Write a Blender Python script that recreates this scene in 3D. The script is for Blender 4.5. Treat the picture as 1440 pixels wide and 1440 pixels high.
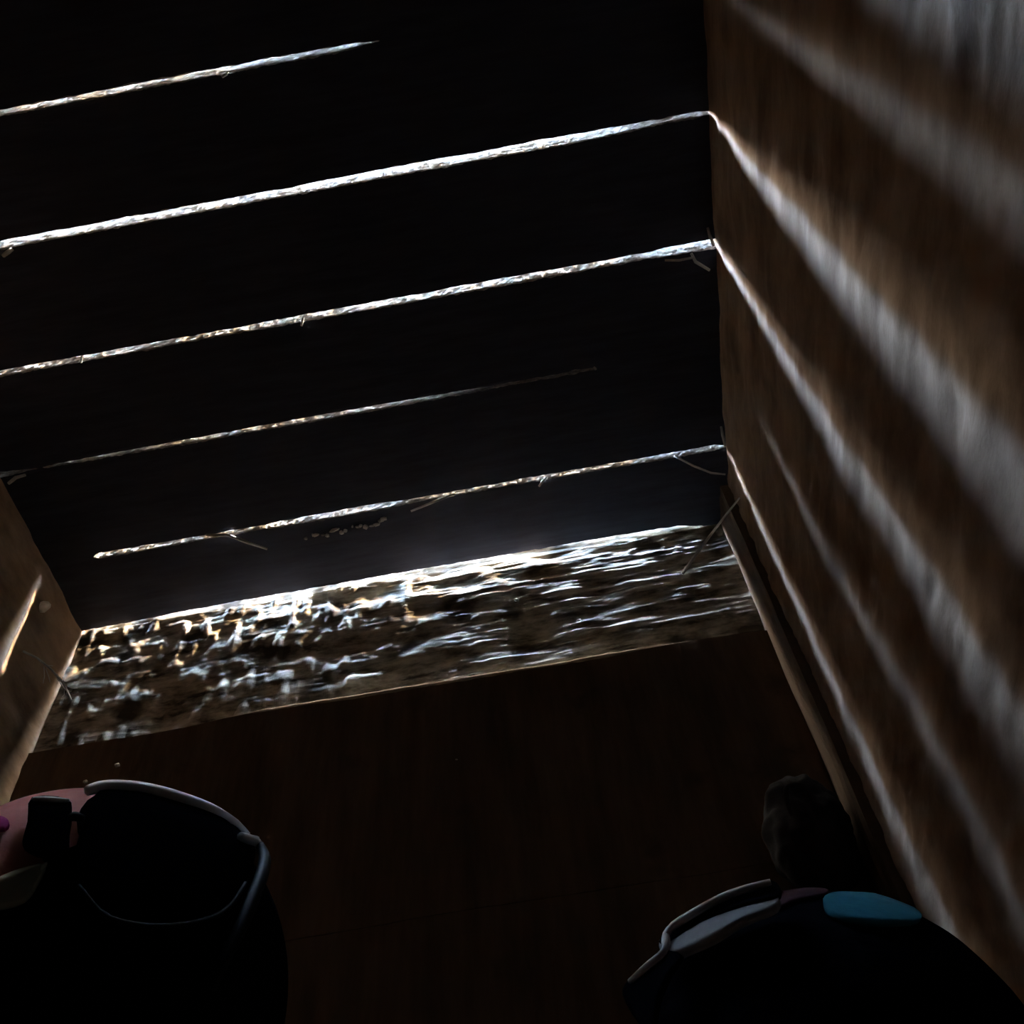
import bpy, bmesh, math, random
import numpy as np
from mathutils import Vector, Matrix, noise, geometry

for o in list(bpy.data.objects):
    bpy.data.objects.remove(o)
SC = bpy.context.scene
COL = SC.collection

# ------------------------------------------------------------------ camera
H = 1.85                       # camera height, phone held up over the heads
FPX = 1450.0                   # focal length in pixels of the 1440 frame
ROLL, PITCH, YAW = -0.19637796, 0.60256298, -0.04211077


def cam_axes():
    cy, sy, cp, sp = math.cos(YAW), math.sin(YAW), math.cos(PITCH), math.sin(PITCH)
    F = Vector((sy * cp, cy * cp, -sp))
    R = Vector((cy, -sy, 0))
    U = R.cross(F)
    cr, sr = math.cos(ROLL), math.sin(ROLL)
    return R * cr + U * sr, -R * sr + U * cr, F


CR, CU, CF = cam_axes()
EYE = Vector((0, 0, H))
cam_data = bpy.data.cameras.new('camera')
cam = bpy.data.objects.new('camera', cam_data)
COL.objects.link(cam)
cam_data.sensor_width = 36
cam_data.lens = FPX / 1440 * 36
cam_data.clip_start = 0.02
M3 = Matrix((CR, CU, -CF)).transposed()
cam.matrix_world = Matrix.Translation(EYE) @ M3.to_4x4()
SC.camera = cam


def ray(px, py):
    return (CF + CR * ((px - 720) / FPX) - CU * ((py - 720) / FPX)).normalized()


def hit(px, py, axis, value):
    d = ray(px, py)
    return EYE + d * ((value - EYE[axis]) / d[axis])


# ------------------------------------------------------------------ view and world
SC.view_settings.view_transform = 'Standard'
SC.view_settings.look = 'None'
SC.view_settings.gamma = 1
SC.view_settings.use_curve_mapping = False
SC.view_settings.exposure = 4.35
SC.cycles.use_denoising = True
SC.cycles.max_bounces = 14
SC.cycles.diffuse_bounces = 12
SC.cycles.sample_clamp_indirect = 20.0

SKY = 42.0
world = bpy.data.worlds.new('sky')
SC.world = world
world.use_nodes = True
wn = world.node_tree
wn.nodes.clear()


def N(nt, kind, **kw):
    n = nt.nodes.new(kind)
    for k, v in kw.items():
        if k.startswith('i_'):
            n.inputs[k[2:].replace('_', ' ')].default_value = v
        else:
            setattr(n, k, v)
    return n


wtc = N(wn, 'ShaderNodeTexCoord')
wsep = N(wn, 'ShaderNodeSeparateXYZ')
wn.links.new(wtc.outputs['Generated'], wsep.inputs[0])
ramp = N(wn, 'ShaderNodeValToRGB')          # brightness: ground, horizon, zenith
wmr = N(wn, 'ShaderNodeMapRange')
wmr.inputs['From Min'].default_value = -1
wmr.inputs['From Max'].default_value = 1
wn.links.new(wsep.outputs['Z'], wmr.inputs['Value'])
wn.links.new(wmr.outputs[0], ramp.inputs[0])
el = ramp.color_ramp.elements
el[0].position, el[0].color = 0.0, (0.20, 0.18, 0.15, 1)
el[1].position, el[1].color = 1.0, (0.30, 0.52, 0.95, 1)
e = el.new(0.495); e.color = (0.20, 0.18, 0.15, 1)
e = el.new(0.505); e.color = (0.62, 0.88, 1.24, 1)
bg = N(wn, 'ShaderNodeBackground')
bg.inputs['Strength'].default_value = SKY
wn.links.new(ramp.outputs[0], bg.inputs['Color'])
wo = N(wn, 'ShaderNodeOutputWorld')
wn.links.new(bg.outputs[0], wo.inputs[0])

sun_l = bpy.data.lights.new('low_sun_offscreen', 'SUN')          # low evening sun shining in through the joints
sun_l.energy = 4.5
sun_l.color = (1.0, 0.72, 0.42)
sun_l.angle = math.radians(1.0)
sun_lo = bpy.data.objects.new('low_sun_offscreen', sun_l)
COL.objects.link(sun_lo)
sun_lo.rotation_euler = Vector((-0.80, -0.60, -0.031)).to_track_quat('-Z', 'Y').to_euler()

# ------------------------------------------------------------------ room measures
D = 2.444                      # inner face of the timber wall
TH = 0.20                      # timber thickness
XL, XR = -1.444, 0.52
YB = -1.3
ZC = 2.10


def portal(name, loc, sx, sy, direction):
    l = bpy.data.lights.new(name, 'AREA')
    l.shape = 'RECTANGLE'
    l.size, l.size_y = sx, sy
    l.cycles.is_portal = True
    o = bpy.data.objects.new(name, l)
    COL.objects.link(o)
    o.location = loc
    o.rotation_euler = Vector(direction).to_track_quat('-Z', 'Y').to_euler()


# ------------------------------------------------------------------ materials
def mat(name, c1, c2, scale=(6, 6, 6), rough=0.85, bump=0.3, detail=8, spec=0.25, speck=None, mid=(0.35, 0.65)):
    m = bpy.data.materials.new(name)
    m.use_nodes = True
    nt = m.node_tree
    b = nt.nodes['Principled BSDF']
    b.inputs['Roughness'].default_value = rough
    b.inputs['Specular IOR Level'].default_value = spec
    tc = N(nt, 'ShaderNodeTexCoord')
    mp = N(nt, 'ShaderNodeMapping')
    mp.inputs['Scale'].default_value = scale
    nt.links.new(tc.outputs['Object'], mp.inputs[0])
    nz = N(nt, 'ShaderNodeTexNoise')
    nz.inputs['Scale'].default_value = 1
    nz.inputs['Detail'].default_value = detail
    nz.inputs['Roughness'].default_value = 0.65
    nt.links.new(mp.outputs[0], nz.inputs['Vector'])
    cr = N(nt, 'ShaderNodeValToRGB')
    cr.color_ramp.elements[0].position = mid[0]
    cr.color_ramp.elements[1].position = mid[1]
    cr.color_ramp.elements[0].color = (*c1, 1)
    cr.color_ramp.elements[1].color = (*c2, 1)
    nt.links.new(nz.outputs['Fac'], cr.inputs[0])
    out = cr.outputs[0]
    if speck:
        n2 = N(nt, 'ShaderNodeTexNoise')
        n2.inputs['Scale'].default_value = speck[0]
        n2.inputs['Detail'].default_value = 4
        nt.links.new(tc.outputs['Object'], n2.inputs['Vector'])
        r2 = N(nt, 'ShaderNodeMapRange')
        r2.inputs['From Min'].default_value = speck[1]
        r2.inputs['From Max'].default_value = speck[2]
        nt.links.new(n2.outputs['Fac'], r2.inputs['Value'])
        mx = N(nt, 'ShaderNodeMix', data_type='RGBA')
        mx.inputs['B'].default_value = (*speck[3], 1)
        nt.links.new(r2.outputs[0], mx.inputs['Factor'])
        nt.links.new(out, mx.inputs['A'])
        out = mx.outputs['Result']
    nt.links.new(out, b.inputs['Base Color'])
    if bump:
        bp = N(nt, 'ShaderNodeBump')
        bp.inputs['Strength'].default_value = bump
        bp.inputs['Distance'].default_value = 0.004
        nt.links.new(nz.outputs['Fac'], bp.inputs['Height'])
        nt.links.new(bp.outputs[0], b.inputs['Normal'])
    return m


MT = {
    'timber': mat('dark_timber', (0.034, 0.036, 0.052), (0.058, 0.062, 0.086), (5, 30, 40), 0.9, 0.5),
    'edge': mat('timber_edge', (0.14, 0.13, 0.12), (0.48, 0.46, 0.43), (60, 80, 80), 0.9, 0.5),  # joint faces paler than the fronts, lightened to brighten the daylight lines
    'plaster': mat('rough_plaster', (0.18, 0.116, 0.077), (0.385, 0.268, 0.184), (9, 9, 4), 0.95, 0.8, speck=(7, 0.56, 0.80, (0.12, 0.08, 0.055))),
    'sill': mat('weathered_board', (0.085, 0.068, 0.048), (0.62, 0.55, 0.43), (9, 26, 30), 0.85, 0.6, speck=(7, 0.52, 0.64, (0.075, 0.06, 0.042)), mid=(0.36, 0.60)),
    'worn': mat('worn_lit_edge', (0.40, 0.32, 0.23), (0.56, 0.47, 0.36), (30, 30, 30), 0.85, 0.3),  # worn wood, lightened further to paint in the highlight along the edge
    'board': mat('brown_board', (0.086, 0.056, 0.035), (0.165, 0.112, 0.073), (16, 2.2, 10), 0.8, 0.4, speck=(6, 0.62, 0.75, (0.06, 0.04, 0.025))),
    'ceiling': mat('ceiling_board', (0.05, 0.04, 0.03), (0.10, 0.08, 0.06), (3, 20, 20)),
    'straw': mat('straw', (0.42, 0.42, 0.40), (0.62, 0.60, 0.54), (20, 20, 20), 0.7, 0.1),
    'chip': mat('pale_chip', (0.55, 0.52, 0.46), (0.8, 0.76, 0.7), (60, 60, 60), 0.7, 0.2),
    'web': mat('web', (0.45, 0.45, 0.45), (0.6, 0.6, 0.6), (20, 20, 20), 0.8, 0),
    'sack': mat('dark_sack', (0.006, 0.005, 0.006), (0.014, 0.011, 0.012), (30, 30, 30), 0.95, 0.5),
    'pink': mat('pink_cloth', (0.86, 0.30, 0.27), (0.92, 0.40, 0.36), (40, 40, 40), 0.85, 0.3),
    'magenta': mat('magenta_cloth', (0.50, 0.03, 0.24), (0.56, 0.05, 0.28), (40, 40, 40), 0.85, 0.3),
    'blackcloth': mat('black_cloth', (0.004, 0.004, 0.006), (0.008, 0.008, 0.011), (80, 80, 80), 1.0, 0.3, spec=0.0),
    'mint': mat('mint_print', (0.55, 0.75, 0.70), (0.85, 0.90, 0.84), (30, 30, 30), 0.8, 0.1),
    'teal': mat('teal_cloth', (0.02, 0.20, 0.28), (0.03, 0.26, 0.35), (50, 50, 50), 0.8, 0.2),
    'greycloth': mat('grey_cloth', (0.34, 0.32, 0.31), (0.44, 0.42, 0.42), (50, 50, 50), 0.85, 0.2),
    'piping': mat('pale_piping', (0.78, 0.73, 0.67), (0.86, 0.82, 0.77), (50, 50, 50), 0.6, 0),
    'lens': mat('dark_lens', (0.002, 0.002, 0.003), (0.003, 0.003, 0.004), (5, 5, 5), 0.6, 0, spec=0.0),
    'frame': mat('black_frame', (0.005, 0.005, 0.006), (0.008, 0.008, 0.009), (5, 5, 5), 0.6, 0, spec=0.1),
    'rim': mat('silver_rim', (0.80, 0.84, 0.88), (0.86, 0.89, 0.92), (5, 5, 5), 0.4, 0, spec=0.8),
    'skin': mat('skin', (0.30, 0.15, 0.10), (0.38, 0.20, 0.14), (20, 20, 20), 0.6, 0.05),
    'hair': mat('dark_hair', (0.006, 0.005, 0.004), (0.016, 0.012, 0.010), (120, 120, 12), 0.6, 0.4),
    'shirt': mat('dark_shirt', (0.010, 0.009, 0.013), (0.018, 0.016, 0.022), (40, 40, 40), 0.95, 0.3),
    'maroon': mat('maroon_shirt', (0.05, 0.010, 0.016), (0.08, 0.016, 0.022), (40, 40, 40), 0.95, 0.3),
    'trousers': mat('dark_trousers', (0.012, 0.013, 0.018), (0.02, 0.021, 0.028), (40, 40, 40), 0.95, 0.3),
    'shoe': mat('grey_shoe', (0.03, 0.03, 0.03), (0.06, 0.06, 0.06), (30, 30, 30), 0.7, 0.1),
    'eye': mat('eye', (0.6, 0.6, 0.58), (0.7, 0.7, 0.68), (5, 5, 5), 0.2, 0),
    'lip': mat('lip', (0.30, 0.10, 0.09), (0.34, 0.12, 0.11), (20, 20, 20), 0.5, 0),
}


# ------------------------------------------------------------------ helpers
def link(name, me, m=None, parent=None, smooth=True):
    if m is not None:
        me.materials.append(MT[m] if isinstance(m, str) else m)
    if smooth:
        me.polygons.foreach_set('use_smooth', [True] * len(me.polygons))
    o = bpy.data.objects.new(name, me)
    COL.objects.link(o)
    if parent is not None:
        o.parent = parent
        o.matrix_parent_inverse = Matrix()
    return o


def mesh_of(verts, faces, name='mesh'):
    me = bpy.data.meshes.new(name)
    me.from_pydata([tuple(v) for v in verts], [], faces)
    me.update()
    return me


def from_bm(bm, name='mesh'):
    me = bpy.data.meshes.new(name)
    bm.to_mesh(me)
    bm.free()
    return me


def empty(name, loc):
    o = bpy.data.objects.new(name, None)
    o.location = loc
    o.empty_display_size = 0.05
    COL.objects.link(o)
    return o


def tag(o, label, cat, group=None, kind=None):
    o['label'] = label
    o['category'] = cat
    if group:
        o['group'] = group
    if kind:
        o['kind'] = kind
    return o


def structure(o, label, cat):
    return tag(o, label, cat, kind='structure')


def fb(x, y, z, octs=4):
    return noise.fractal(Vector((x, y, z)), 1.0, 2.1, octs)


def nz(x, y, z):
    return noise.noise(Vector((x, y, z)))


def lerp_tab(tab, x):
    if x <= tab[0][0]:
        return tab[0][1]
    for (a, va), (b, vb) in zip(tab, tab[1:]):
        if x <= b:
            t = (x - a) / (b - a)
            return va + (vb - va) * t
    return tab[-1][1]


def slab(face, lo, hi, nu, nv, thick, disp):
    """A slab whose visible face is a displaced grid: face(u, v) -> point, disp(p) -> offset vector; thick = vector to the back."""
    verts, faces = [], []
    for j in range(nv + 1):
        for i in range(nu + 1):
            p = Vector(face(lo[0] + (hi[0] - lo[0]) * i / nu, lo[1] + (hi[1] - lo[1]) * j / nv))
            verts.append(p + disp(p))
    W = nu + 1
    for j in range(nv):
        for i in range(nu):
            a = j * W + i
            faces.append((a, a + 1, a + 1 + W, a + W))
    loop = [i for i in range(W)] + [j * W + nu for j in range(1, nv + 1)] + [nv * W + i for i in range(nu - 1, -1, -1)] + [j * W for j in range(nv - 1, 0, -1)]
    b0 = len(verts)
    for k in loop:
        verts.append(verts[k] + Vector(thick))
    n = len(loop)
    for k in range(n):
        faces.append((loop[(k + 1) % n], loop[k], b0 + k, b0 + (k + 1) % n))
    faces.append(tuple(range(b0 + n - 1, b0 - 1, -1)))
    return mesh_of(verts, faces)


def tube_bm(bm, pts, rad, seg=6):
    """Add a round tube along pts; rad a number or one value per point."""
    pts = [Vector(p) for p in pts]
    if not hasattr(rad, '__len__'):
        rad = [rad] * len(pts)
    rings = []
    for i, p in enumerate(pts):
        t = (pts[min(i + 1, len(pts) - 1)] - pts[max(i - 1, 0)]).normalized()
        s = t.cross(Vector((0.31, 0.2, 0.93))).normalized()
        u = s.cross(t)
        rings.append([bm.verts.new(p + (s * math.cos(a) + u * math.sin(a)) * rad[i]) for a in [2 * math.pi * k / seg for k in range(seg)]])
    for a, b in zip(rings, rings[1:]):
        for k in range(seg):
            bm.faces.new((a[k], a[(k + 1) % seg], b[(k + 1) % seg], b[k]))
    bm.faces.new(rings[0][::-1])
    bm.faces.new(rings[-1])


def tube(name, pts, rad, m, parent=None, seg=6):
    bm = bmesh.new()
    tube_bm(bm, pts, rad, seg)
    return link(name, from_bm(bm), m, parent)


def box_me(lo, hi, bev=0.0):
    bm = bmesh.new()
    bmesh.ops.create_cube(bm, size=1)
    for v in bm.verts:
        v.co = Vector([lo[k] + (hi[k] - lo[k]) * (v.co[k] + 0.5) for k in range(3)])
    if bev:
        bmesh.ops.bevel(bm, geom=bm.edges[:], offset=bev, segments=2, profile=0.5, affect='EDGES')
    return from_bm(bm)


# ------------------------------------------------------------------ far wall: stacked heavy timbers with open joints
# each joint: height at the inner face and a table of x -> opening in metres
JOINTS = [
    (0.0, [(-1.5, .006), (-1.32, .008), (-1.15, .013), (-0.95, .018), (-0.2, .019), (0.25, .017), (0.38, .013), (0.44, .0), (0.53, -.004)]),
    (0.264, [(-1.5, -.003), (-1.31, -.003), (-1.29, .014), (-1.1, .015), (-1.0, .011), (-0.80, .009), (-0.76, .017), (-0.44, .018), (-0.42, .010), (0.0, .012), (0.49, .013), (0.51, .005), (0.53, -.003)]),
    (0.575, [(-1.5, .010), (-1.41, .010), (-1.39, .005), (-1.33, -.001), (-1.25, .006), (-0.9, .010), (-0.4, .012), (-0.15, .008), (-0.1, .002), (-0.02, .005), (0.17, .004), (0.20, -.003), (0.53, -.003)]),
    (0.859, [(-1.5, .012), (-0.9, .013), (-0.85, .009), (-0.6, .014), (0.0, .016), (0.35, .013), (0.39, .020), (0.53, .022)]),
    (1.173, [(-1.5, .016), (-0.9, .016), (-0.3, .017), (0.2, .018), (0.35, .013), (0.42, .005), (0.46, .012), (0.495, .011), (0.51, .004), (0.53, .003)]),
    (1.454, [(-1.5, .009), (-0.9, .011), (-0.5, .010), (-0.25, .009), (-0.17, -.003), (0.53, -.003)]),
    (1.645, [(-1.5, -.003), (-0.62, -.003), (-0.5, .012), (0.0, .019), (0.53, .020)]),
]
wall_far = empty('wall_far', (0.5 * (XL + XR), D, 0))
structure(wall_far, 'black far wall of stacked heavy timbers with daylight in the joints', 'wall')
X0, X1 = XL - 0.06, XR + 0.06
rnd = random.Random(4)


def timber(i):
    zb, tb = JOINTS[i]
    top = i + 1 < len(JOINTS)
    zt, tt = JOINTS[i + 1] if top else (ZC + 0.02, [(-2, 0), (2, 0)])
    nx = 460
    sd = i * 17.3
    # cross-section: list of (kind, depth 0..1) walked round
    prof = [('f', 0.04), ('f', .25), ('f', .5), ('f', .75), ('f', .96)]
    deps = [0, .004, .010, .018, .027, .037, .05, .068, .09, .12, .16, TH]
    prof += [('t', d) for d in deps] + [('k', .8), ('k', .2)] + [('b', d) for d in reversed(deps)]
    verts, faces = [], []
    ofs = wall_far.location
    for k in range(nx + 1):
        x = X0 + (X1 - X0) * k / nx
        wb, wt = lerp_tab(tb, x), lerp_tab(tt, x)
        lo = zb + (wb if i == 0 else wb / 2)
        hi = zt - wt / 2
        sway = 0.0012 * fb(x * 3, sd, 0, 3)
        lo += sway + 0.0022 * fb(x * 11, sd, 3.0, 4) * (1 if wb > 0 else 0.2)
        hi += 0.0012 * fb(x * 3, sd + 17.3, 0, 3) + 0.0016 * fb(x * 11, sd + 17.3, 9.0, 4) * (1 if wt > 0 else 0.2)
        if not top:
            hi = ZC + 0.02
        chip_t = (0.004 * max(0, nz(x * 40, sd, 5)) + 0.002) * (wt > 0)
        chip_b = (0.004 * max(0, nz(x * 40, sd, 8)) + 0.002) * (wb > 0)
        for kind, d in prof:
            if kind == 'f':
                z = lo + (hi - lo) * d
                y = D + 0.003 * fb(x * 2, z * 9, sd, 3)
            elif kind == 'k':
                z = lo + (hi - lo) * d
                y = D + TH
            elif kind == 't':
                y = D + d
                z = hi + 0.0022 * nz(x * 75, d * 90, sd) + 0.0016 * nz(x * 160, d * 160, sd + 4)
                if d == 0:
                    z -= chip_t
            else:
                y = D + d
                z = lo + 0.0012 * nz(x * 60, d * 60, sd + 50)
                if d == 0:
                    z += chip_b
            verts.append(Vector((x, y, z)) - ofs)
    P = len(prof)
    for k in range(nx):
        for j in range(P):
            a, b = k * P + j, k * P + (j + 1) % P
            faces.append((a, b, b + P, a + P))
    faces.append(tuple(range(P - 1, -1, -1)))
    faces.append(tuple(nx * P + j for j in range(P)))
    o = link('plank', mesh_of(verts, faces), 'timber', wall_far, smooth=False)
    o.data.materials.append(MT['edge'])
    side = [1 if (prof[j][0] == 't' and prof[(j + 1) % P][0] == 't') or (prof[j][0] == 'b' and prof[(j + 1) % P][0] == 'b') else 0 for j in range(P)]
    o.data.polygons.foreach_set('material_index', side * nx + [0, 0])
    return o


planks = [timber(i) for i in range(len(JOINTS))]
for z, tab in JOINTS:
    portal('daylight_joint_portal' + ('_offscreen' if z > 1.6 else ''), (0.5 * (XL + XR), D + TH + 0.004, z + (0.017 if z == 0 else 0)), XR - XL, 0.05, (0, -1, 0))

# ------------------------------------------------------------------ side walls, back wall, ceiling, floor
def plaster_disp(sign, seed):
    def f(p):
        a = 0.010 * fb(p.y * 2.2, p.z * 1.6, seed, 4) + 0.006 * fb(p.y * 16, p.z * 7, seed + 5, 4)
        s = 0.010 * max(0, nz(p.y * 4, p.z * 4, seed + 9)) * nz(p.y * 55, p.z * 18, seed)
        w = min(1, max(0, p.z / 0.04))
        return Vector((sign * (a * (0.3 + 0.7 * w) + s), 0, 0))
    return f


wr = link('wall_right', slab(lambda y, z: (XR, y, z), (YB, -0.02), (D + TH, ZC + 0.02), 390, 200, (0.16, 0, 0), plaster_disp(1, 3.0)), 'plaster')
structure(wr, 'rough brown plastered side wall crossed by streaks of daylight', 'wall')
wl = link('wall_left', slab(lambda y, z: (XL, y, z), (YB, -0.02), (D + TH, ZC + 0.02), 390, 200, (-0.16, 0, 0), plaster_disp(1, 21.0)), 'plaster')
structure(wl, 'rough plastered side wall with thin warm light streaks near its foot', 'wall')
wb = link('wall_back', slab(lambda x, z: (x, YB, z), (XL - .15, -0.02), (XR + .15, ZC + 0.02), 60, 60, (0, -0.16, 0), lambda p: Vector((0, 0.008 * fb(p.x * 3, p.z * 3, 7), 0))), 'plaster')
structure(wb, 'rough plastered wall behind the visitors', 'wall')

# closed ceiling, boards across
ceil = empty('ceiling', (0.5 * (XL + XR), 0.6, ZC))
structure(ceil, 'dark board ceiling over the room', 'ceiling')
ys = [YB - 0.1 + k * (D + TH - YB + 0.1) / 13 for k in range(14)]
for a, b in zip(ys, ys[1:]):
    me = box_me((XL - .1, a - 0.002, ZC), (XR + .1, b + 0.002, ZC + 0.05))
    o = link('ceiling_board', me, 'ceiling', ceil, smooth=False)
    for v in me.vertices:
        v.co -= ceil.location

floor = empty('floor', (0.5 * (XL + XR), 0.6, 0))
structure(floor, 'floor of broad worn boards, the pale rough one under the timber wall', 'floor')


def seam(x):       # front edge of the rough board, a little wavy
    return 1.948 + 0.010 * fb(x * 2.0, 3.3, 0, 3) - 0.03 * max(0, (x - 0.25)) - 0.0


def floor_board(y0, y1, z, res, m, disp, label=None):
    nx, ny = int((XR - XL + 0.1) / res), max(4, int(1.0 * abs((y1(0) if callable(y1) else y1) - (y0(0) if callable(y0) else y0)) / res))
    f0 = y0 if callable(y0) else (lambda x: y0)
    f1 = y1 if callable(y1) else (lambda x: y1)

    def face(x, t):
        return (x, f0(x) + (f1(x) - f0(x)) * t, z)
    me = slab(face, (XL - .05, 0), (XR + .05, 1), nx, ny, (0, 0, -0.08), disp)
    for v in me.vertices:
        v.co -= floor.location
    o = link('floor_board', me, m, floor, smooth=False)
    if label:
        o['label'] = label
    return o


def sill_disp(p):
    x, y = p.x, p.y
    t = (D - y) / 0.5
    amp = 1.0 if y < D else 0.25
    pit = -0.014 * max(0, nz(x * 5, y * 8, 2) - 0.05)
    big = 0.006 * fb(x * 4, y * 14, 5.0, 3)
    grain = 0.0030 * fb(x * 7, y * 60, 1.0, 3) * (0.4 + max(0, min(1, x + 0.8)))
    crumb = 0.006 * max(0, nz(x * 30, y * 34, 6.0) - 0.1) * max(0, 0.3 + nz(x * 5, y * 6, 19))
    left = min(1, max(0, (-0.25 - x) * 3)) * 0.012 * max(0, nz(x * 30, y * 16, 14))
    pit += big
    return Vector((0, 0, (pit + grain + crumb + left) * amp - 0.004 * (y > D)))


def board_disp(seed):
    def f(p):
        return Vector((0, 0, 0.004 * fb(p.x * 3, p.y * 1.5, seed, 3) + 0.0012 * fb(p.x * 30, p.y * 5, seed, 3)))
    return f


floor_board(lambda x: seam(x) + 0.004, D + TH + 0.0, 0.0, 0.0055, 'sill', sill_disp, 'pale splintered rough board along the foot of the timber wall')
fb2 = floor_board(lambda x: 1.276 - 0.0006 + 0.006 * fb(x * 2, 8.1, 0, 2), lambda x: seam(x), 0.020, 0.012, 'board', board_disp(2.0))
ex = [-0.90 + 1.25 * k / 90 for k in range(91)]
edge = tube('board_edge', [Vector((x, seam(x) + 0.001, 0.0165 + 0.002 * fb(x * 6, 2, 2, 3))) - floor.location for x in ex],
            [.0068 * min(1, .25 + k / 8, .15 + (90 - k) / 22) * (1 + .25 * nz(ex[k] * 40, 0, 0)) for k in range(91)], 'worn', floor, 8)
edge['label'] = 'worn edge of the brown floor board with its highlight painted pale'
floor_board(0.60, lambda x: 1.276 - 0.002 + 0.006 * fb(x * 2, 8.1, 0, 2), 0.020, 0.014, 'board', board_disp(2.0))
floor_board(-0.02, 0.595, 0.018, 0.03, 'board', board_disp(22.0))
floor_board(-0.66, -0.025, 0.003, 0.03, 'board', board_disp(32.0))
floor_board(YB, -0.665, 0.004, 0.03, 'board', board_disp(42.0))
link('subfloor', box_me(Vector((XL - .1, YB - .1, -0.12)) - floor.location, Vector((XR + .1, D + TH, -0.03)) - floor.location), 'board', floor, smooth=False)

bb = link('added_baseboard_right', slab(lambda y, z: (XR - 0.024 + 0.004 * (z > 0.1), y, z), (YB, -0.01), (D - 0.002, 0.135), 260, 10, (0.04, 0, 0), lambda p: Vector((0.003 * fb(p.y * 3, p.z * 9, 4, 3), 0, 0.004 * fb(p.y * 4, 1, 1, 3) * (p.z > .1)))), 'board', None, smooth=False)  # skirting added to darken the wall foot, in place of shade there
structure(bb, 'added brown rough skirting board standing in for shade at the foot of the streaked wall', 'added baseboard')

def lump(name, c, r, m, seed, parent=None, sub=2, amp=0.35):
    bm = bmesh.new()
    bmesh.ops.create_icosphere(bm, subdivisions=sub, radius=1)
    for v in bm.verts:
        k = 1 + amp * nz(v.co.x * 1.7 + seed, v.co.y * 1.7, v.co.z * 1.7)
        v.co = Vector((v.co.x * r[0] * k, v.co.y * r[1] * k, v.co.z * r[2] * k))
    o = link(name, from_bm(bm), m, parent, smooth=False)
    o.location = c
    return o


# ------------------------------------------------------------------ splinters hanging from the joints (parts of the planks)
def far(px, py, dy=0.0):
    return hit(px, py, 1, D - dy)


def splinter(plank, pts, r):
    P = [far(x, y, d) - wall_far.location for x, y, d in pts]
    n = len(P)
    tube('splinter', P, [r * (0.5 + 0.5 * math.sin(math.pi * (k + 0.6) / (n + 0.4))) for k in range(n)], 'straw', plank, 5)


splinter(planks[0], [(290, 752, .004), (320, 752, .012), (348, 763, .02), (376, 772, .026)], .0045)
splinter(planks[0], [(640, 694, .004), (610, 706, .010), (578, 719, .016)], .0040)
splinter(planks[0], [(948, 641, .004), (975, 655, .018), (1000, 665, .03), (1020, 667, .034)], .0035)
splinter(planks[0], [(770, 670, .003), (764, 676, .010), (758, 684, .012)], .0040)
rk = random.Random(3)
for k in range(17):
    x = 432 + k * 6.8 + rk.uniform(-3, 3)
    y = 757 - k * 1.55 + rk.uniform(-3, 3)
    c = far(x, y, .004) - wall_far.location
    lump('splinter', c, (rk.uniform(.002, .012), .005, rk.uniform(.002, .008)), 'straw', k * 1.7, planks[0], 1, 0.7)
splinter(planks[2], [(995, 320, .003), (998, 332, .008), (1004, 346, .010)], .0045)
splinter(planks[2], [(972, 356, .003), (978, 368, .010), (998, 380, .016)], .0045)
splinter(planks[2], [(935, 366, .003), (955, 366, .008), (975, 362, .010)], .0035)
splinter(planks[2], [(426, 446, .004), (425, 452, .008), (424, 458, .008)], .0040)
splinter(planks[2], [(115, 500, .004), (114, 505, .008), (114, 510, .008)], .0035)
splinter(planks[4], [(320, 100, .004), (318, 104, .008), (312, 108, .008)], .0040)
splinter(planks[3], [(18, 350, .004), (12, 354, .010), (4, 360, .012)], .0060)
splinter(planks[1], [(36, 668, .004), (22, 672, .010), (12, 680, .014)], .0055)
splinter(planks[0], [(1014, 600, .003), (1016, 612, .008), (1020, 628, .010)], .0045)
splinter(planks[2], [(835, 516, .004), (837, 518, .006), (838, 520, .007)], .0035)

# ------------------------------------------------------------------ small things on the floor and walls
p0, p1 = hit(960, 806, 2, 0.012), hit(1040, 700, 0, XR - 0.012)
straw = empty('pale_rod', p0)  # thin pale rod from the floor up to the plastered wall
tag(straw, 'long thin pale rod leaning from the floor against the plastered wall', 'straw')
pts = [p0.lerp(p1, t) + Vector((0, 0, 0.004 * math.sin(math.pi * t))) - p0 for t in [k / 8 for k in range(9)]]
tube('stem', pts, [.0052 - .0024 * k / 8 for k in range(9)], 'straw', straw)
tube('node', [pts[5], pts[5].lerp(pts[6], .12)], .0036, 'straw', straw)


def chip(px, py, r, label, seed, z=0.006):
    p = hit(px, py, 2, z)
    o = lump('wood_chip', p, (r * 1.5, r, r * 0.8), 'chip', seed, None, 1)
    tag(o, label, 'wood chip', 'pale chips on the floor boards')


chip(165, 1076, .0055, 'small pale chip on the brown board below the rough board', 1.0, 0.023)
chip(120, 1099, .0050, 'small pale chip on the brown board beside the pink hat', 2.0, 0.023)
chip(726, 843, .0050, 'bright white chip lying in the dark patch of the rough board', 3.0)
chip(814, 872, .0040, 'dull pale chip on the rough board toward the plastered wall', 4.0)
chip(642, 1068, .0025, 'tiny pale fleck on the middle of the brown board', 5.0, 0.021)
chip(570, 852, .0045, 'pale curved chip on the rough board near the timber wall', 6.0)
pc = hit(62, 853, 0, XL + 0.008)
o = lump('light_spot_lump', pc, (.016, .022, .013), 'chip', 9.0, None, 2)  # pale lump added in place of a light spot on the wall
tag(o, 'white lump standing in for a spot of light on the left side wall', 'light spot')

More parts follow.
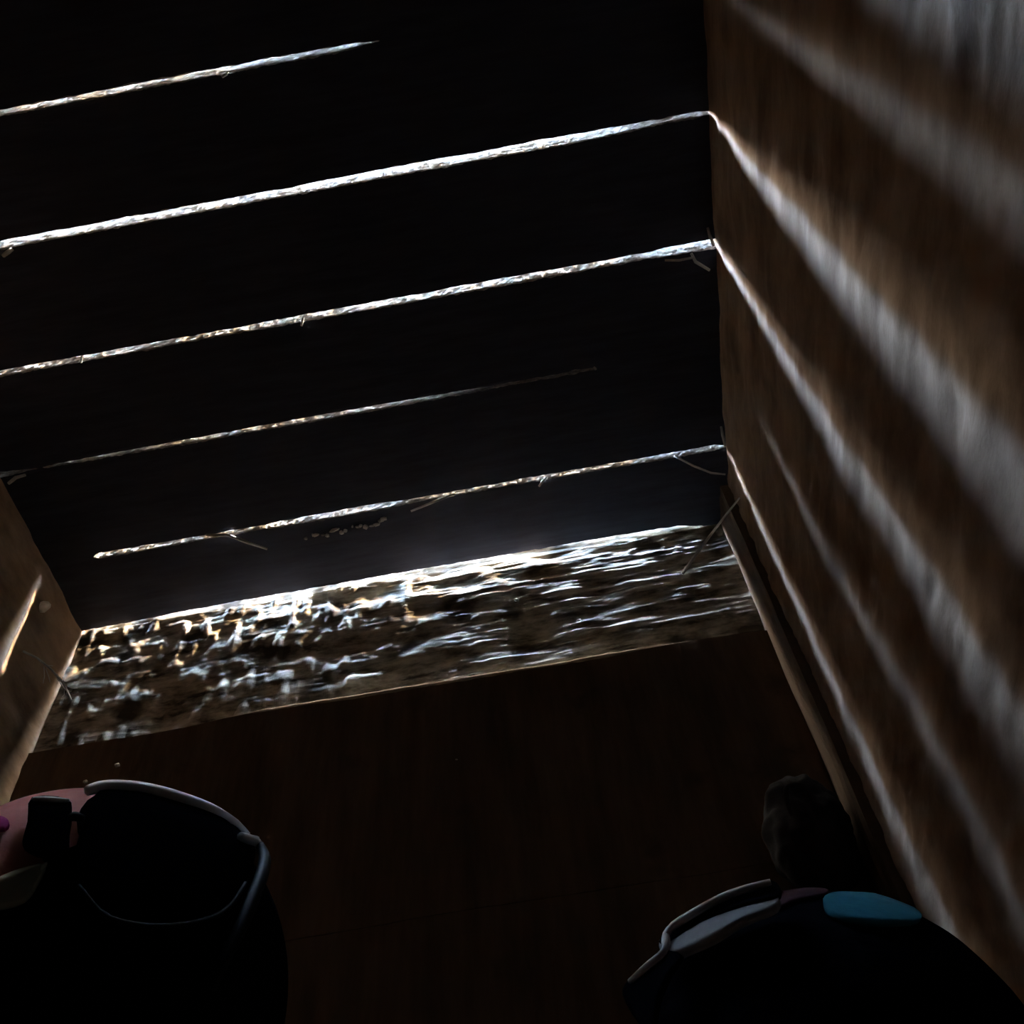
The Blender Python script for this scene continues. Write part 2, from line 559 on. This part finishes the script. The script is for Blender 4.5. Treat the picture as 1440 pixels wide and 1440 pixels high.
# cobweb in the corner by the left wall
wc = hit(70, 945, 0, XL + 0.02)
web = empty('cobweb', wc)
tag(web, 'grey dusty cobweb in the floor corner below the white lump', 'cobweb')
rnd = random.Random(7)
bm = bmesh.new()
main = [hit(x, y, 0, XL + d) - wc for x, y, d in ((33, 916, .004), (52, 925, .012), (72, 941, .03), (90, 962, .05), (100, 985, .06))]
tube_bm(bm, main, .0032, 5)
link('thread', from_bm(bm), 'web', web)
for k in range(14):
    a = main[rnd.randrange(1, 4)].lerp(main[4], rnd.random() * .7)
    b = a + Vector((rnd.uniform(-.01, .05), rnd.uniform(-.05, .04), rnd.uniform(-.05, .03)))
    mid = a.lerp(b, .5) + Vector((0, 0, -.006))
    tube('thread', [a, mid, b], .0011, 'web', web, 4)

# dark sack slumped on the floor at the right wall
sk = empty('sack', (0.405, 1.29, 0.019))
tag(sk, 'dark slumped sack on the floor against the streaked plaster wall', 'sack')
bm = bmesh.new()
bmesh.ops.create_icosphere(bm, subdivisions=5, radius=1)
for v in bm.verts:
    c = v.co.copy()
    k = 1 + 0.10 * fb(c.x * 1.6, c.y * 1.6, c.z * 1.6, 3) + 0.05 * nz(c.x * 6, c.y * 6, c.z * 2)
    if c.z < -0.55:
        c.z = -0.55 - (c.z + 0.55) * 0.05
    v.co = Vector((c.x * 0.088 * k, c.y * 0.135 * k, (c.z + 0.55) * 0.078 * k))
link('body', from_bm(bm), 'sack', sk)
ring = [Vector((0.024 * math.cos(a) - .012, 0.05 * math.sin(a) + .03, 0.112 + 0.006 * math.sin(3 * a))) for a in [2 * math.pi * k / 20 for k in range(21)]]
tube('mouth_hem', ring, .006, 'sack', sk, 6)


# ------------------------------------------------------------------ people
def sphere_hit(px, py, c, r):
    """First point where the line of sight of a pixel meets the ball (or its nearest limb point)."""
    d = ray(px, py)
    oc = EYE - c
    b = oc.dot(d)
    q = b * b - (oc.dot(oc) - r * r)
    if q < 0:
        near = EYE + d * (-b)
        return c + (near - c).normalized() * r
    return EYE + d * (-b - math.sqrt(q))


def shell(name, poly, c, r, thick, m, parent, org, cuts=4):
    """A shaped panel that lies on the ball (c, r): outline traced, thickness real."""
    bm = bmesh.new()
    vs = [bm.verts.new((x, y, 0)) for x, y in closed(poly)]
    f = bm.faces.new(vs)
    bmesh.ops.triangulate(bm, faces=[f])
    bmesh.ops.subdivide_edges(bm, edges=bm.edges[:], cuts=cuts, use_grid_fill=True)
    bmesh.ops.triangulate(bm, faces=bm.faces[:])
    base = [(v, sphere_hit(v.co.x, v.co.y, c, r)) for v in bm.verts]
    for v, p in base:
        v.co = p
    g = bmesh.ops.extrude_face_region(bm, geom=bm.faces[:])
    for v in g['geom']:
        if isinstance(v, bmesh.types.BMVert):
            v.co = c + (v.co - c).normalized() * (r + thick)
    bmesh.ops.recalc_face_normals(bm, faces=bm.faces[:])
    for v in bm.verts:
        v.co -= org
    return link(name, from_bm(bm), m, parent)


def dense(pts, n=4):
    out = []
    for k in range(len(pts) - 1):
        p0, p1, p2, p3 = (Vector(pts[max(k - 1, 0)]), Vector(pts[k]), Vector(pts[k + 1]), Vector(pts[min(k + 2, len(pts) - 1)]))
        for j in range(n):
            t = j / n
            out.append(0.5 * (2 * p1 + (p2 - p0) * t + (2 * p0 - 5 * p1 + 4 * p2 - p3) * t * t + (3 * p1 - p0 - 3 * p2 + p3) * t ** 3))
    return out + [Vector(pts[-1])]


def closed(pts, n=3):
    m = len(pts)
    q = [Vector(p) for p in pts]
    out = []
    for k in range(m):
        p0, p1, p2, p3 = q[k - 1], q[k], q[(k + 1) % m], q[(k + 2) % m]
        for j in range(n):
            t = j / n
            v = 0.5 * (2 * p1 + (p2 - p0) * t + (2 * p0 - 5 * p1 + 4 * p2 - p3) * t * t + (3 * p1 - p0 - 3 * p2 + p3) * t ** 3)
            out.append((v.x, v.y))
    return out


def line_on(name, pts, c, r, rad, m, parent, org, n=4):
    P = [sphere_hit(q[0], q[1], c, r) - org for q in dense(pts, n)]
    k = len(P) - 1
    rr = [rad * (0.45 + 0.55 * math.sin(math.pi * (0.08 + 0.84 * i / k)) ** 0.5) for i in range(k + 1)]
    return tube(name, P, rr, m, parent, 6)


def capsule(bm, a, b, ra, rb, squash=None):
    a, b = Vector(a), Vector(b)
    n = max(2, int((b - a).length / (0.35 * min(ra, rb))) + 1)
    for i in range(n + 1):
        t = i / n
        g = bmesh.ops.create_icosphere(bm, subdivisions=2, radius=1)
        r = ra + (rb - ra) * t
        p = a.lerp(b, t)
        for v in g['verts']:
            s = squash or (1, 1, 1)
            v.co = Vector((v.co.x * r * s[0], v.co.y * r * s[1], v.co.z * r * s[2])) + p


def figure_mesh(ht):
    """Standing child, feet at z = 0, facing +y; one continuous surface."""
    k = ht / 1.48
    bm = bmesh.new()

    def C(a, b, ra, rb, sq=None):
        capsule(bm, [q * k for q in a], [q * k for q in b], ra * k, rb * k, sq)
    hz = 1.355                                              # head centre
    C((0, -.002, hz + .03), (0, -.006, hz + .032), .086, .086, (.86, 1.06, 1.0))   # skull
    C((0, .012, hz - .015), (0, .022, hz - .065), .066, .042, (.9, 1.05, 1.0))     # face to chin
    C((0, .078, hz + .002), (0, .095, hz - .018), .009, .013)                       # nose
    C((-.014, .082, hz - .048), (.014, .082, hz - .048), .008, .008, (1, .8, .6))   # mouth
    for s in (-1, 1):
        C((s * .028, .074, hz + .022), (s * .042, .068, hz + .020), .010, .009)     # brow
        C((s * .076, -.006, hz + .012), (s * .080, -.012, hz - .018), .016, .010, (.45, .8, 1.1))  # ear
    C((0, -.010, hz - .05), (0, -.012, hz - .155), .045, .050)                      # neck
    C((0, -.01, 1.17), (0, -.005, 1.03), .105, .118, (1.28, .80, .9))               # chest
    C((0, -.005, 1.03), (0, .0, .86), .112, .102, (1.1, .82, 1))                    # belly
    C((0, 0, .84), (0, -.008, .76), .110, .112, (1.2, .88, .8))                     # pelvis
    for s in (-1, 1):
        C((s * .06, -.01, 1.215), (s * .145, -.012, 1.185), .052, .050)             # shoulder
        C((s * .150, -.012, 1.18), (s * .178, -.03, .95), .046, .036)               # upper arm
        C((s * .178, -.03, .95), (s * .165, .045, .745), .036, .024)                # forearm
        C((s * .164, .047, .740), (s * .158, .062, .672), .024, .027, (.62, 1.15, 1))   # palm
        for j, ln in enumerate((.060, .072, .066, .050)):                           # four fingers, slightly curled
            y0 = .088 - j * .0185
            b1 = (s * .156, y0 + .004, .652 - ln * .42)
            C((s * .157, y0, .662), b1, .0078, .0072)
            b2 = (s * .150, y0 + .002, b1[2] - ln * .34)
            C(b1, b2, .0072, .0066)
            C(b2, (s * .140, y0 - .002, b2[2] - ln * .28), .0066, .0056)
        C((s * .157, .085, .715), (s * .150, .108, .690), .0100, .0090)             # thumb leaves the side of the palm
        C((s * .150, .108, .690), (s * .143, .116, .662), .0088, .0068)
        C((s * .068, -.004, .76), (s * .078, .006, .42), .076, .050)                # thigh
        C((s * .078, .006, .42), (s * .080, -.012, .26), .050, .050)                # knee to calf
        C((s * .080, -.012, .26), (s * .082, -.018, .075), .048, .031)              # shank
        C((s * .082, -.035, .038), (s * .090, .125, .030), .036, .034, (1.0, 1.0, .85))    # shoe
    me = from_bm(bm)
    o = bpy.data.objects.new('raw', me)
    COL.objects.link(o)
    r = o.modifiers.new('r', 'REMESH')
    r.mode = 'VOXEL'
    r.voxel_size = 0.0052
    s = o.modifiers.new('s', 'SMOOTH')
    s.factor = 0.5
    s.iterations = 4
    dg = bpy.context.evaluated_depsgraph_get()
    out = bpy.data.meshes.new_from_object(o.evaluated_get(dg))
    bpy.data.objects.remove(o)
    out.materials.clear()
    return out, k, hz


def make_person(name, label, cap_c, cap_r, yaw, top_mat):
    """cap_c: centre of the ball that the cap crown follows."""
    ht = (cap_c.z + 0.006) / 1.380 * 1.48
    me, k, hz = figure_mesh(ht)
    for m in ('skin', top_mat, 'trousers', 'shoe', 'lip'):
        me.materials.append(MT[m])
    rot = Matrix.Rotation(yaw, 3, 'Z')
    base = Vector((cap_c.x, cap_c.y, 0.004)) + rot @ Vector((0, 0.004, 0))
    root = empty(name, base)
    tag(root, label, 'person', 'visitors in hats')
    root.rotation_euler = (0, 0, yaw)
    idx = []
    for p in me.polygons:
        c = p.center / k
        arm = abs(c.x) > .125
        if c.z > 1.258 - 0.012 * (c.y > 0.02) and abs(c.x) < .078 + 0.03 * (c.z > 1.29):
            w = 0
            if c.y > .075 and abs(c.z - (hz - .048)) < .009 and abs(c.x) < .022:
                w = 4
        elif arm and c.z < .752 and c.z > .55 and c.y > -.005:
            w = 0
        elif c.z > .80 or (arm and c.z > .70):
            w = 1
        elif c.z > .085:
            w = 2
        else:
            w = 3
        idx.append(w)
    me.polygons.foreach_set('material_index', idx)
    link('body', me, None, root)
    for s in (-1, 1):                                        # eyes
        bm = bmesh.new()
        bmesh.ops.create_uvsphere(bm, u_segments=12, v_segments=8, radius=.011 * k)
        e = link('eye', from_bm(bm), 'eye', root)
        e.location = Vector((s * .034, .066, hz + .003)) * k
        bm = bmesh.new()
        bmesh.ops.create_uvsphere(bm, u_segments=10, v_segments=6, radius=.0055 * k)
        q = link('iris', from_bm(bm), 'lens', e)
        q.location = (0, .0068 * k, 0)
    # hair: a shell over sides and back of the head that shows below the cap
    bm = bmesh.new()
    bmesh.ops.create_icosphere(bm, subdivisions=4, radius=1)
    kill = []
    for v in bm.verts:
        c = v.co.copy()
        if c.y > 0.25 or c.z < -0.75 and c.y > -.2:
            kill.append(v)
        w = 1 + 0.04 * nz(c.x * 9, c.y * 9, c.z * 3)
        v.co = Vector((c.x * .082 * w, c.y * .098 * w - .006, hz + .012 + c.z * .092 * w)) * k
    bmesh.ops.delete(bm, geom=kill, context='VERTS')
    link('hair', from_bm(bm), 'hair', root)
    return root, k


def crown(parent, c, r, root, m, zmin=-0.16):
    """Cap crown: ball cut open below, six sewn panels hinted by seams, real thickness."""
    bm = bmesh.new()
    bmesh.ops.create_icosphere(bm, subdivisions=6, radius=1)
    kill = [v for v in bm.verts if v.co.z < zmin]
    bmesh.ops.delete(bm, geom=kill, context='VERTS')
    for v in bm.verts:
        a = math.atan2(v.co.y, v.co.x)
        seam_ = abs(((a / (math.pi / 3)) % 1.0) - 0.5) * 2      # 1 on a seam
        dip = 0.0012 * max(0, (seam_ - 0.94) / 0.06) * (1 if v.co.z < 0.97 else 0)
        q = v.co.normalized()
        v.co = q * (r - dip + 0.0008 * nz(q.x * 5, q.y * 5, q.z * 5))
    g = bmesh.ops.extrude_face_region(bm, geom=bm.faces[:])
    for v in g['geom']:
        if isinstance(v, bmesh.types.BMVert):
            v.co = v.co.normalized() * (v.co.length - 0.0025)
    bmesh.ops.recalc_face_normals(bm, faces=bm.faces[:])
    o = link('hat', from_bm(bm), m, parent)
    o.matrix_parent_inverse = Matrix()
    inv = (Matrix.Translation(root.location) @ root.rotation_euler.to_matrix().to_4x4()).inverted()
    o.matrix_local = inv @ Matrix.Translation(c)
    return o


# left visitor: pink hat with sunglasses pushed up on it
RC = 0.100
RA = 0.104
LC = EYE + ray(100, 1408) * 0.615
person_a, ka = make_person('person', 'person in a dark maroon top and pink hat, seen from behind', LC, RA, math.radians(-8), 'maroon')
cap_a = crown(person_a, LC, RA, person_a, 'pink')
cap_a['label'] = 'pink hat with black back panels and mint print'
back = [(62, 1208), (112, 1196), (108, 1160), (135, 1128), (200, 1122), (280, 1145), (350, 1180), (398, 1255), (420, 1330), (432, 1460), (300, 1600), (100, 1650), (-80, 1600), (-180, 1450), (-60, 1342), (0, 1341), (70, 1337), (95, 1326), (60, 1316), (0, 1317), (-60, 1310), (-50, 1290), (0, 1287), (38, 1276), (56, 1252), (68, 1224)]
shell('back_panel', back, LC, RA - 0.0015, 0.0042, 'blackcloth', cap_a, LC, 14)
shell('print', [(-20, 1246), (0, 1240), (30, 1228), (64, 1222), (54, 1250), (40, 1274), (0, 1284), (-20, 1284)], LC, RA - 0.001, 0.0034, 'mint', cap_a, LC, 4)
shell('print', [(-30, 1150), (0, 1153), (14, 1160), (8, 1172), (-30, 1172)], LC, RA - 0.001, 0.0026, 'magenta', cap_a, LC, 3)
line_on('button', [(60, 1220), (64, 1222)], LC, RA + .001, .003, 'mint', cap_a, LC)

sg_o = sphere_hit(200, 1200, LC, RA)
sun = empty('sunglasses', sg_o)
tag(sun, 'black wraparound sunglasses with a silver brow rim pushed up on the pink hat', 'sunglasses')
RLENS = [(130, 1128), (150, 1114), (200, 1115), (255, 1129), (305, 1150), (345, 1176), (354, 1200), (344, 1240), (312, 1280), (240, 1300), (160, 1290), (115, 1250), (106, 1205), (116, 1165)]
LLENS = [(46, 1127), (95, 1129), (101, 1150), (98, 1175), (94, 1198), (60, 1207), (38, 1198), (33, 1188), (40, 1160)]
lr = shell('lens', RLENS, LC, RA + 0.006, 0.0022, 'lens', sun, sg_o)
ll = shell('lens', LLENS, LC, RA + 0.006, 0.0022, 'lens', sun, sg_o)
line_on('brow_rim', [(122, 1112), (140, 1107), (165, 1106), (205, 1110), (255, 1123), (305, 1142), (352, 1172)], LC, RA + 0.0085, .0034, 'rim', sun, sg_o)
line_on('brow_rim', [(47, 1124), (70, 1125), (97, 1127)], LC, RA + 0.0085, .0016, 'rim', sun, sg_o)
line_on('bridge', [(98, 1150), (106, 1148), (118, 1152)], LC, RA + 0.0075, .0022, 'frame', sun, sg_o)
line_on('lower_rim', [(110, 1245), (155, 1292), (240, 1303), (312, 1284), (345, 1242)], LC, RA + 0.0080, .0016, 'frame', sun, sg_o)
hinge = line_on('hinge', [(338, 1176), (350, 1180), (362, 1184), (374, 1189)], LC, RA + 0.0100, .0030, 'rim', sun, sg_o)
line_on('temple', [(366, 1190), (372, 1206), (368, 1230), (356, 1262), (338, 1305), (318, 1345), (298, 1390)], LC, RA + 0.0105, .0036, 'frame', sun, sg_o)

# right visitor: black hat, grey front, teal panel
RCC = EYE + ray(1185, 1562) * 0.600
person_b, kb = make_person('person', 'person in a black top and black hat with a teal panel, seen from behind', RCC, RC, math.radians(28), 'shirt')
cap_b = crown(person_b, RCC, RC, person_b, 'blackcloth')
cap_b['label'] = 'black hat with teal panel and grey front band'
shell('front_band', [(936, 1330), (960, 1312), (986, 1298), (1048, 1275), (1092, 1262), (1094, 1284), (1048, 1303), (1007, 1328), (970, 1344), (944, 1354)], RCC, RC + 0.0100, 0.0042, 'greycloth', cap_b, RCC, 4)
shell('teal_panel', [(1158, 1270), (1172, 1261), (1200, 1260), (1240, 1264), (1275, 1277), (1294, 1292), (1280, 1302), (1215, 1303), (1168, 1292)], RCC, RC + 0.0002, 0.0022, 'teal', cap_b, RCC, 4)
shell('top_panel', [(1096, 1262), (1110, 1254), (1160, 1254), (1160, 1262), (1120, 1270), (1098, 1280)], RCC, RC + 0.0002, 0.0018, 'maroon', cap_b, RCC, 3)
line_on('piping', [(934, 1330), (941, 1307), (977, 1283), (1027, 1257), (1084, 1240)], RCC, RC + 0.0175, .0021, 'piping', cap_b, RCC)
line_on('piping', [(886, 1380), (908, 1361), (934, 1338), (938, 1316)], RCC, RC + 0.0195, .0020, 'piping', cap_b, RCC)
shell('brim_fold', [(934, 1332), (941, 1309), (977, 1285), (1027, 1259), (1084, 1242), (1098, 1264), (1048, 1277), (986, 1300)], RCC, RC + 0.0130, 0.002, 'blackcloth', cap_b, RCC, 4)
shell('brim_tip', [(881, 1402), (888, 1382), (910, 1364), (934, 1342), (962, 1346), (945, 1375), (930, 1410), (922, 1450), (902, 1440)], RCC, RC + 0.0165, 0.002, 'blackcloth', cap_b, RCC, 4)
